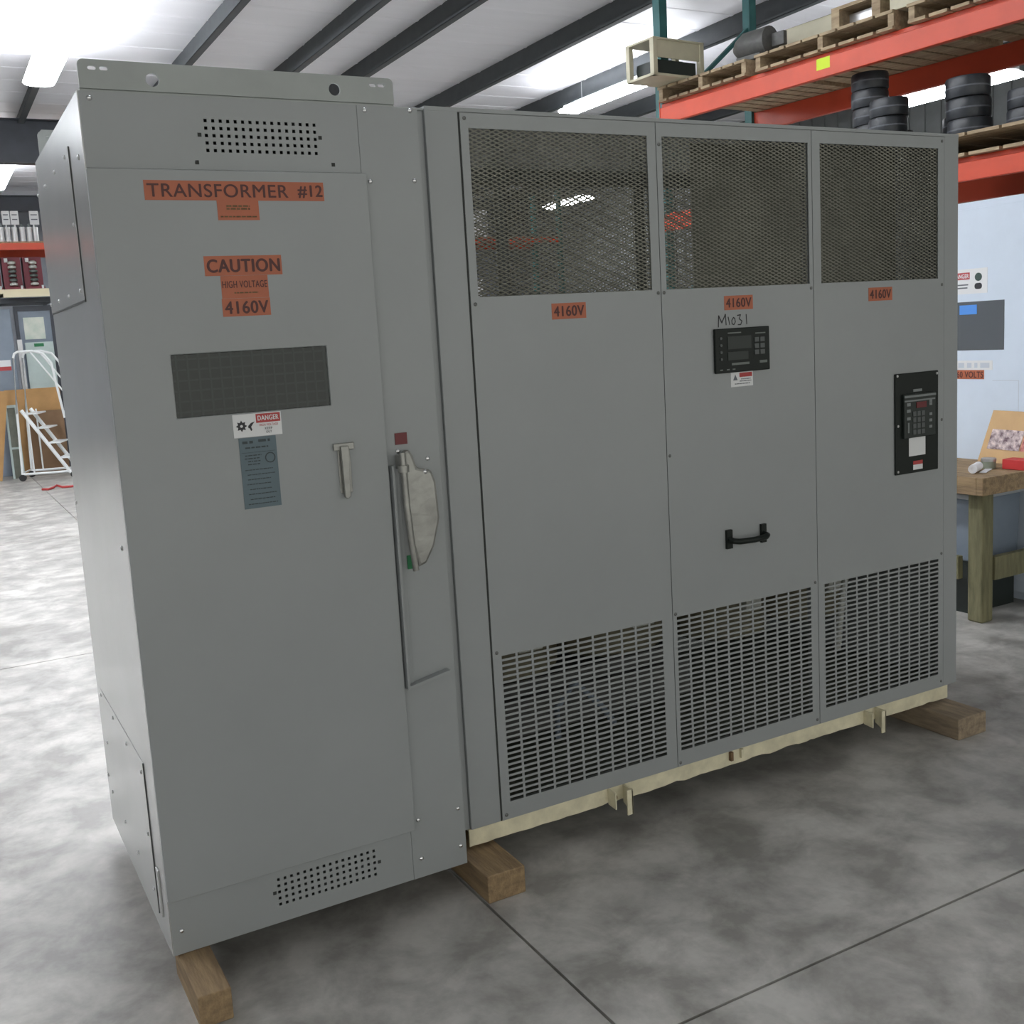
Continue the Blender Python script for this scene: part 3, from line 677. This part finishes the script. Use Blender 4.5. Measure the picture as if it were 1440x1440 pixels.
f = MB(); f.box(-.002, 0, .1, .2, .06, .14); obj('blue_patch', f, M['tape'], wt)
gt = rthing('grey_carton', 'grey metal case at the near end of the upper shelf', 'case', .02, -.55, 3.497)
f = MB(); f.box(0, .5, 0, .40, 0, .12); obj('case_body', f, M['steel'], gt, bevel=.006)
f = MB(); f.box(-.004, 0, .15, .25, .05, .07); obj('case_clasp', f, M['chrome'], gt)

# black coils on the lower pallet
ZC = 2.705
def coil(x, y, z, r, h, lab):
    t = rthing('black_coil', lab, 'coil', x, y, z, 'black coils stacked on the lower rack pallet')
    c = MB(); c.lathe((0, 0, 0), [(r*.55, .0), (r*.96, .0), (r, .012), (r, h-.012), (r*.96, h), (r*.55, h), (r*.55, h-.02)], 'z', 28); obj('winding', c, M['blackroll'], t, smooth=True)
    c = MB(); c.lathe((0, 0, h*.44), [(r*.99, 0), (r*1.008, .001), (r*1.008, .009), (r*.99, .01)], 'z', 28)
    obj('strap', c, M['grey_ink'], t)
    return t
stacks = [  # local x, local y, radius, height each, count, words
    (.30, 1.00, .115, .105, 5, 'leftmost tall stack of black coils'),
    (.17, .77, .115, .105, 3, 'low stack of black coils in front of the tallest one'),
    (.66, .60, .11, .105, 2, 'low black coil stack at the back of the pallet'),
    (.26, .30, .125, .115, 3, 'tall stack of wide black coils above the enclosure corner'),
    (.28, -.08, .12, .105, 2, 'black coil stack nearest the right edge of the photo'),
    (.70, .05, .12, .105, 4, 'black coil stack behind, at the right edge of the photo'),
    (.70, 1.10, .11, .105, 2, 'black coil stack behind the tallest one')]
nth = ['lowest', 'second', 'third', 'fourth', 'topmost']
for (x, y, r, h, n, wd) in stacks:
    for k in range(n):
        pos = 'topmost' if k == n-1 else nth[k]
        dx, dy = random.uniform(-.012, .012), random.uniform(-.012, .012)
        coil(x+dx, y+dy, ZC+k*(h+.004), r, h, '%s black coil in the %s' % (pos, wd))

# ------------------------------------------------------------------ pale blue cabinet and bench
bc = thing('blue_cabinet', 'pale blue steel cabinet with dark window under the rack', 'electrical cabinet', (5.5, 1.0, 0))
XB = 5.1
f = MB(); f.box(XB, 6.0, .35, 1.95, .05, 2.33); f.box(XB+.03, 5.97, .38, 1.92, 0, .05); obj('body', f, M['blue'], bc, bevel=.004)
f = MB(); f.box(XB-.012, XB, .36, 1.94, .12, 2.29); dd = obj('door', f, M['blue'], bc, bevel=.003)
f = MB(); f.box(XB-.014, XB-.012, 1.157, 1.52, 1.469, 1.754); w_ = obj('window_pane', f, M['glassdark'], bc); 
f = MB(); f.box(XB-.016, XB-.014, 1.335, 1.452, 1.68, 1.735); obj('blue_tape', f, M['tape'], bc)
f = MB(); f.box(XB-.0135, XB-.012, 1.268, 1.52, 1.80, 1.945); l = obj('danger_sign', f, M['white_lab'], bc); l['label'] = 'white danger sign with red header'
f = MB(); f.box(XB-.0145, XB-.0135, 1.385, 1.50, 1.885, 1.925); obj('red_header', f, M['red_lab'], l)
P = westr(XB-.0145)
letters('DANGER', -1.495, -1.39, 1.893, 1.917, M['white_lab'], P, l, .02)
f = MB(); f.box(XB-.0145, XB-.0135, 1.395, 1.50, 1.85, 1.858); f.box(XB-.0145, XB-.0135, 1.40, 1.50, 1.832, 1.840); obj('text_line', f, M['grey_ink'], l)
curve_mesh('figure_symbol', [circ(1.327, 1.895, .024, 14), ], mat('dark green print', (.03, .06, .05), .5), .001, west(XB-.014), l)
curve_mesh('figure_symbol', [rrect(1.303, 1.352, 1.825, 1.86, .015)], M['black_ink'], .001, west(XB-.014), l)
f = MB(); f.box(XB-.0135, XB-.012, 1.23, 1.5, 1.353, 1.408); l = obj('notice_strip', f, M['white_lab'], bc)
lettering_m = mat('pale notice print', (.52, .57, .64), .5)
lines_w = MB()
for k_, (a_, b_) in enumerate(((1.42, 1.46), (1.37, 1.40), (1.33, 1.35), (1.25, 1.31))): lines_w.box(XB-.0142, XB-.0135, a_, b_, 1.365, 1.395)
obj('faded_text', lines_w, lettering_m, l)
f = MB(); f.box(XB-.0135, XB-.012, 1.285, 1.52, 1.298, 1.352); l = obj('voltage_label', f, M['orange_lab'], bc)
letters('4160 VOLTS', -1.515, -1.29, 1.307, 1.343, M['orange_let'], westr(XB-.0135), l, .02)
f = MB(); f.box(XB-.0125, XB-.0118, 1.06, 1.23, 1.29, 1.2935); f.box(XB-.0125, XB-.0118, 1.06, 1.0635, .9, 1.29); obj('panel_outline', f, lettering_m, bc)

bn = thing('work_bench', 'heavy timber work bench on thick green treated posts at right edge', 'work bench', (4.8, .7, 0))
BX0, BX1, BY0, BY1 = 4.46, 5.08, .82, 2.2
BX1b = 6.3
f = MB(); 
for k in range(6): f.box(BX0+.02+k*.1, BX0+.115+k*.1, BY0+.03, 1.90, .775, .82)
for k in range(12): pass
obj('top_board', f, M['wood'], bn)
f = MB(); f.box(BX0, BX1, BY0, BY0+.04, .725, .822); f.box(BX0, BX0+.04, BY0+.04, 1.92, .725, .822); obj('edge_board', f, M['wood'], bn, bevel=.004)
for x, y in ((4.515, .80+.04), (4.485, 1.72), (4.93, 1.72)):
    f = MB(); f.box(x+.02, x+.115, y+.035, y+.13, 0, .7755); obj('leg', f, M['treated'], bn, bevel=.012)
f = MB(); f.box(4.622, 5.08, .86, .90, .235, .365); f.box(4.50, 4.54, 1.0, 1.75, .235, .365); obj('lower_rail', f, M['treated'], bn, bevel=.004)
us = thing('storage_box', 'grey plastic storage box pushed under the work bench', 'box', (4.85, 1.2, 0))
f = MB(); f.prism([(4.66, .30), (5.04, .30), (5.06, .66), (4.64, .66)], 'y', 1.02, 1.6); obj('box_body', f, M['bluegrey'], us, bevel=.01)
f = MB(); f.box(4.63, 5.07, 1.0, 1.62, .66, .69); obj('lid', f, mat('grey lid', (.42, .44, .46), .5), us, bevel=.008)
f = MB(); f.box(4.66, 5.05, 1.05, 1.6, 0, .30); obj('base_crate', f, M['black_in'], us)

cd = thing('cardboard_display', 'tan cardboard board with photo prints leaning on the blue cabinet above the bench', 'board', (5.0, 1.2, .822))
z0 = .823; BL, BR_, TR_, TL = Vector((5.0, 1.26, z0)), Vector((4.96, .87, z0)), Vector((5.026, .815, 1.12)), Vector((5.066, 1.205, 1.12))
nB = (BR_-BL).cross(TL-BL).normalized(); nB = nB if nB.x < 0 else -nB
f = MB(); f.add([BL, BR_, TR_, TL]+[p-nB*.005 for p in (BL, BR_, TR_, TL)], [(0,1,2,3),(7,6,5,4),(0,4,5,1),(2,6,7,3),(1,5,6,2),(3,7,4,0)])
cb_ = obj('board', f, M['card'], cd)
def onboard(u, v, e): return tuple(BL.lerp(BR_, u).lerp(TL.lerp(TR_, u), v)+nB*e)
for (u0, u1, v0, v1, mm) in ((.10, .66, .26, .64, 'photo_a'), (.68, .97, .26, .64, 'photo_b')):
    f = MB(); f.add([onboard(u0, v0, .003), onboard(u1, v0, .003), onboard(u1, v1, .003), onboard(u0, v1, .003), onboard(u0, v0, .0005), onboard(u1, v0, .0005), onboard(u1, v1, .0005), onboard(u0, v1, .0005)],
      [(0,1,2,3),(7,6,5,4),(0,4,5,1),(2,6,7,3),(1,5,6,2),(3,7,4,0)])
    obj('photo_print', f, M[mm], cd)
pr = thing('paper_roll', 'white paper roll lying on the bench corner', 'paper roll', (4.64, 1.0, .822), math.radians(25), world=False)
f = MB(); f.lathe((-.07, 0, .024), [(.012, .004), (.012, 0), (.024, 0), (.024, .14), (.012, .14), (.012, .136)], 'x', 20); obj('roll', f, M['paper'], pr, smooth=True)
f = MB(); f.box(-.03, .12, -.06, -.026, 0, .003); obj('loose_sheet', f, M['paper'], pr)
jr = thing('small_tin', 'small round grey tin in front of the cardboard board', 'tin', (4.79, 1.03, .822), world=False)
f = MB(); f.lathe((0, 0, 0), [(.036, 0), (.038, .004), (.038, .042)], 'z', 20); obj('tin_body', f, M['jar'], jr, smooth=True)
f = MB(); f.lathe((0, 0, .042), [(.040, 0), (.040, .014), (.036, .017)], 'z', 20); obj('lid', f, M['steel'], jr, smooth=True)
rb_ = thing('red_carton', 'red carton on the bench at the right edge', 'box', (4.86, .905, .822), world=False)
f = MB(); f.box(-.045, .05, -.08, .06, 0, .055); obj('carton', f, M['red'], rb_, bevel=.003)
f = MB(); f.box(-.02, .02, -.081, -.08, .018, .04); obj('printed_patch', f, M['dkred'], rb_)
gp = thing('green_pad', 'folded green pad at the back of the bench', 'pad', (4.72, 1.42, .822), world=False)
f = MB(); f.box(-.06, .08, -.08, .08, 0, .05); f.box(-.05, .07, -.07, .07, .05, .07); obj('pad', f, mat('dull green cloth', (.12, .15, .09), .9), gp, bevel=.015)

# ------------------------------------------------------------------ far left: rack, stored items, rolling ladder
YR = 15.2
fr = thing('storage_rack', 'far storage rack with orange beam across the back of the hall', 'pallet rack', (4, YR+.5, 0))
def fbeam(x0, x1, z, h, y): f = MB(); f.box(x0, x1, y, y+.05, z, z+h); return f
for x0, x1 in ((-3.2, -.6), (-.5, 2.3), (2.4, 5.2), (5.3, 8.1), (8.2, 11.0)):
    obj('beam', fbeam(x0, x1, 3.47, .10, YR), M['rack_or'], fr); obj('beam', fbeam(x0, x1, 3.44, .13, YR+1.0), M['rack_rear'], fr)
    f = MB(); f.box(x0, x1, YR+.05, YR+1.0, 3.57, 3.60); obj('shelf_deck', f, M['pallet'], fr)
for x in (-.59, 2.31, 5.21, 8.11, 11.01):
    for y in (YR, YR+.97):
        f = MB(); f.box(x, x+.08, y, y+.08, 0, 4.5); obj('upright', f, M['teal'], fr)
# silver canisters with white tags, along the shelf
CG = 'silver canisters along the far shelf'
def canister(x, y, z, r, h, lab):
    t = thing('silver_canister', lab, 'canister', (x, y, z), 0, CG, world=False)
    f = MB(); f.lathe((0, 0, 0), [(r, 0), (r*1.05, .01), (r*1.05, h*.12), (r*.95, h*.14), (r*.95, h*.86), (r*1.05, h*.88), (r*1.05, h)], 'z', 16); obj('can', f, M['steel'], t, smooth=True)
    f = MB(); f.box(-.01, .01, -.01, .01, h, h+.05); obj('stem', f, M['porc_dark'], t); return t
cxs = [.86, .97, 1.06, 1.16, 1.27, 1.37, 1.46]
for i, x in enumerate(cxs): canister(x, YR+.2, 3.601, .042, .23, '%s silver canister from the left on the far orange-beam shelf' % ('first', 'second', 'third', 'fourth', 'fifth', 'sixth', 'seventh')[i])
cans = [(2.7, 'leftmost'), (3.0, 'second')]
for x, n_ in ((6.85, 'leftmost'), (7.6, 'second from left'), (7.8, 'third from left'), (8.05, 'rightmost')): canister(x, YR+.25, 3.601, .08, .42, '%s tall silver canister on the far shelf glimpsed through the mesh panel' % n_)
BG = 'white cartons on the far rack'
for i, (x, wd_, z, h) in enumerate(((5.5, .5, 3.601, .55), (6.2, .6, 3.601, .5), (7.2, .5, 3.601, .55), (8.6, .5, 3.601, .6), (9.3, .35, 3.601, .5), (5.6, .45, 2.30, .8), (6.4, .75, 2.30, .6), (9.0, .6, 2.3, .5))):
    t = thing('white_carton', 'white carton glimpsed through the mesh, %s' % ('leftmost above the orange beam', 'second above the orange beam', 'in the middle above the orange beam', 'right of the middle above the beam', 'narrow one at the right above the beam', 'leftmost below the orange beam', 'wide one below the orange beam', 'rightmost below the orange beam')[i], 'box', (x, YR+.3, z), 0, BG, world=False)
    f = MB(); f.box(-wd_/2, wd_/2, -.2, .25, 0, h); obj('box_body', f, M['paper'], t)
    f = MB(); f.box(-wd_/2-.001, wd_/2+.001, -.202, -.2, h*.48, h*.52); obj('tape', f, M['grey_ink'], t)
for x0, x1 in ((5.3, 8.1), (8.2, 11.0)):
    for z in (2.28,): obj('beam', fbeam(x0, x1, z, .12 if x0 > 8 else .12, YR), M['teal'], fr)
    f = MB(); f.box(x0, x1, YR+.05, YR+1.0, 2.27, 2.299); obj('shelf_deck', f, M['pallet'], fr)
TG = 'white tag boards above the far canisters'
for i, (a, c, lab) in enumerate(((.995, 1.105, 'white two-line tag board above the far canisters, leftmost'), (1.118, 1.232, 'white two-line tag board above the far canisters, middle'), (1.387, 1.52, 'white tag board above the far canisters, beside the cabinet edge'))):
    f = MB(); f.box(a, c, YR+.1, YR+.11, 3.86, 4.065); f.box(a+.04, a+.06, YR+.11, YR+.12, 3.6, 3.9); t = obj('tag_board', f, M['white_lab']); tag(t, lab, 'sign', TG)
    for z in (3.93, 4.0): f = MB(); f.box(a+.02, c-.02, YR+.098, YR+.1, z, z+.015); obj('text_line', f, M['grey_ink'], t)
# maroon breaker units under the beam
def unit(x, lab):
    t = thing('breaker_unit', lab, 'electrical unit', (x, YR+.35, 2.87), 0, 'maroon units on the far shelf', world=False)
    f = MB(); f.box(-.135, .135, 0, .3, 0, .52); obj('back_board', f, M['maroon'], t)
    f = MB(); f.box(-.14, .14, -.14, 0, 0, .05); obj('foot_block', f, M['maroon'], t)
    f = MB(); f.box(-.10, -.05, -.05, 0, .44, .50); f.box(.09, .12, -.16, -.13, .02, .07); obj('terminal', f, M['white_lab'], t)
    for k in range(6): f = MB(); f.lathe((.0, -.07, .07+k*.066), [(.03, 0), (.06, .01), (.06, .04), (.03, .055)], 'z', 14); obj('insulator', f, M['porcelain'] if k in (0, 4, 5) else M['porc_dark'], t, smooth=True)
    return t
for x, lab in ((.76, 'maroon breaker unit cut by the left edge of the photo'), (1.065, 'maroon breaker unit with ribbed insulators, left one in full view'), (1.37, 'maroon breaker unit with ribbed insulators, nearest the grey cabinet')): unit(x, lab)
sb = thing('cream_board', 'cream board shelf carrying the maroon units', 'shelf', (1.1, YR+.3, 2.7))
f = MB(); f.box(-.2, 1.56, YR-.15, YR+.9, 2.80, 2.865); f.box(.86, 1.56, YR-.25, YR-.15, 2.74, 2.80); obj('board', f, M['creamboard'], sb)
f = MB(); f.box(-.2, 1.56, YR+.0, YR+.8, 2.66, 2.74); obj('bearer', f, M['rafter'], sb)
for x in (-.15, 1.5): f = MB(); f.box(x, x+.06, YR+.75, YR+.81, 0, 2.66); obj('leg', f, M['rafter'], sb)
ge = thing('grey_enclosure', 'blue grey metal enclosure at the left edge behind the plywood', 'enclosure', (.55, YR+.4, 0))
f = MB(); f.box(.1, .94, YR, YR+.6, 0, 2.58); obj('body', f, M['bluegrey'], ge, bevel=.01)
f = MB(); f.box(.55, .86, YR-.004, YR, 1.70, 1.80); l = obj('label_strip', f, M['white_lab'], ge)
f = MB(); f.box(.55, .86, YR-.006, YR-.004, 1.64, 1.70); obj('red_strip', f, M['red_lab'], ge)
df = thing('metal_door_frame', 'dark framed metal door with a pale poster, behind the ladder', 'door panel', (1.3, YR+.4, 0))
f = MB(); f.box(1.0, 1.05, YR+.1, YR+.15, 0, 2.62); f.box(1.52, 1.58, YR+.1, YR+.15, 0, 2.62); f.box(1.05, 1.52, YR+.1, YR+.15, 2.54, 2.62); obj('frame', f, M['rafter'], df)
f = MB(); f.box(1.05, 1.52, YR+.12, YR+.14, 0, 2.54); obj('door_leaf', f, M['bluegrey'], df)
f = MB(); f.box(1.12, 1.42, YR+.115, YR+.12, 2.10, 2.44); obj('poster', f, M['poster'], df)
mp2 = thing('mint_panel', 'pale green metal panel standing behind the ladder', 'panel', (1.3, YR, 0))
f = MB(); f.box(1.09, 1.50, YR-.06, YR-.04, .5, 2.05); obj('sheet', f, M['mint'], mp2)
f = MB(); f.box(1.22, 1.36, YR-.065, YR-.06, 1.98, 2.03); obj('green_label', f, M['green_lab'], mp2)
f = MB(); f.box(.98, 1.05, YR-.1, YR-.04, 0, 2.1); mpo = obj('steel_post', f, M['steel']); tag(mpo, 'bare steel post beside the pale green panel', 'post')
YB = 14.9
pw = thing('orange_board', 'orange brown board standing upright behind the ladder', 'board', (1.0, YB+.12, 0))
f = MB(); f.box(.70, 1.50, YB+.10, YB+.13, 0, 1.34); obj('board', f, M['plywood'], pw)
bb_ = MB(); bb_.box(.99, 1.50, YB, YB+.03, .02, .99); t = obj('brown_board', bb_, M['brownboard']); tag(t, 'dark brown fibreboard sheet seen through the ladder steps', 'board')
pl2 = MB(); pl2.prism([(.30, .0), (.50, .0), (.72, 1.33), (.52, 1.36)], 'y', 14.56, 14.6); t = obj('plywood_sheet', pl2, M['plywood']); tag(t, 'plywood sheet leaning at the left edge of the photo', 'board')
fp = thing('framed_panel', 'narrow dark framed panel leaning left of the ladder', 'panel', (.75, 14.7, 0))
f = MB(); f.box(.66, .69, 14.68, 14.71, 0, 1.12); f.box(.80, .83, 14.68, 14.71, 0, 1.12); f.box(.69, .80, 14.68, 14.71, 1.08, 1.12); f.box(.69, .80, 14.68, 14.71, .45, .48); obj('frame', f, M['mint'], fp)
f = MB(); f.box(.69, .80, 14.70, 14.71, 0, 1.08); obj('infill', f, M['inner'], fp)
# rolling ladder
la = thing('rolling_ladder', 'white tubular rolling ladder with handrails behind the switch cabinet', 'ladder', (1.1, 14.3, 0))
R_ = .018
for y in (14.1, 14.62):
    f = MB(); f.tube([(.81, y, .10), (.84, y, 1.0), (.88, y, 1.82), (.90, y, 1.88), (.95, y, 1.905), (1.15, y, 1.905), (1.30, y, 1.86), (1.40, y, 1.72), (1.43, y, 1.45), (1.50, y, .9)], R_, 8); obj('handrail', f, M['ladder'], la, smooth=True)
    f = MB(); f.tube([(1.12, y, 1.90), (1.44, y, 1.42), (1.75, y, .95)], .012, 8); obj('mid_rail', f, M['ladder'], la, smooth=True)
    f = MB(); f.tube([(.90, y, 1.05), (1.47, y, .12), (1.5, y, .08)], .028, 8); obj('stringer', f, M['ladder'], la, smooth=True)
    f = MB(); f.tube([(.81, y, .10), (1.56, y, .10)], R_, 8); obj('base_rail', f, M['ladder'], la, smooth=True)
    f = MB(); f.tube([(.98, y, .10), (.98, y, 1.04)], .012, 8); obj('post', f, M['ladder'], la, smooth=True)
for x, z in ((.96, .98), (1.10, .76), (1.24, .53), (1.38, .30)):
    f = MB(); f.box(x-.03, x+.16, 14.1, 14.62, z, z+.02); obj('step', f, M['ladder'], la)
for x in (.81, 1.54):
    for y in (14.1, 14.62): f = MB(); f.cyl((x, y-.02, .05), .05, .04, 'y', 16); obj('wheel', f, M['rubber'], la)
f = MB(); f.tube([(.81, 14.1, .12), (.81, 14.62, .12)], .012, 8); obj('cross_bar', f, M['ladder'], la)
la.rotation_euler.z = -.33
rh = MB(); rh.tube([(.88, 12.7, .015), (.95, 12.62, .015), (1.02, 12.72, .02), (1.08, 12.85, .03), (1.14, 12.7, .015), (1.25, 12.66, .015), (1.4, 12.75, .015)], .016, 8)
t = obj('red_strap', rh, M['red_lab'], smooth=True); tag(t, 'red strap lying on the floor near the ladder', 'strap')

for o in bpy.data.objects:
    if 'world_parts' in o: del o['world_parts']
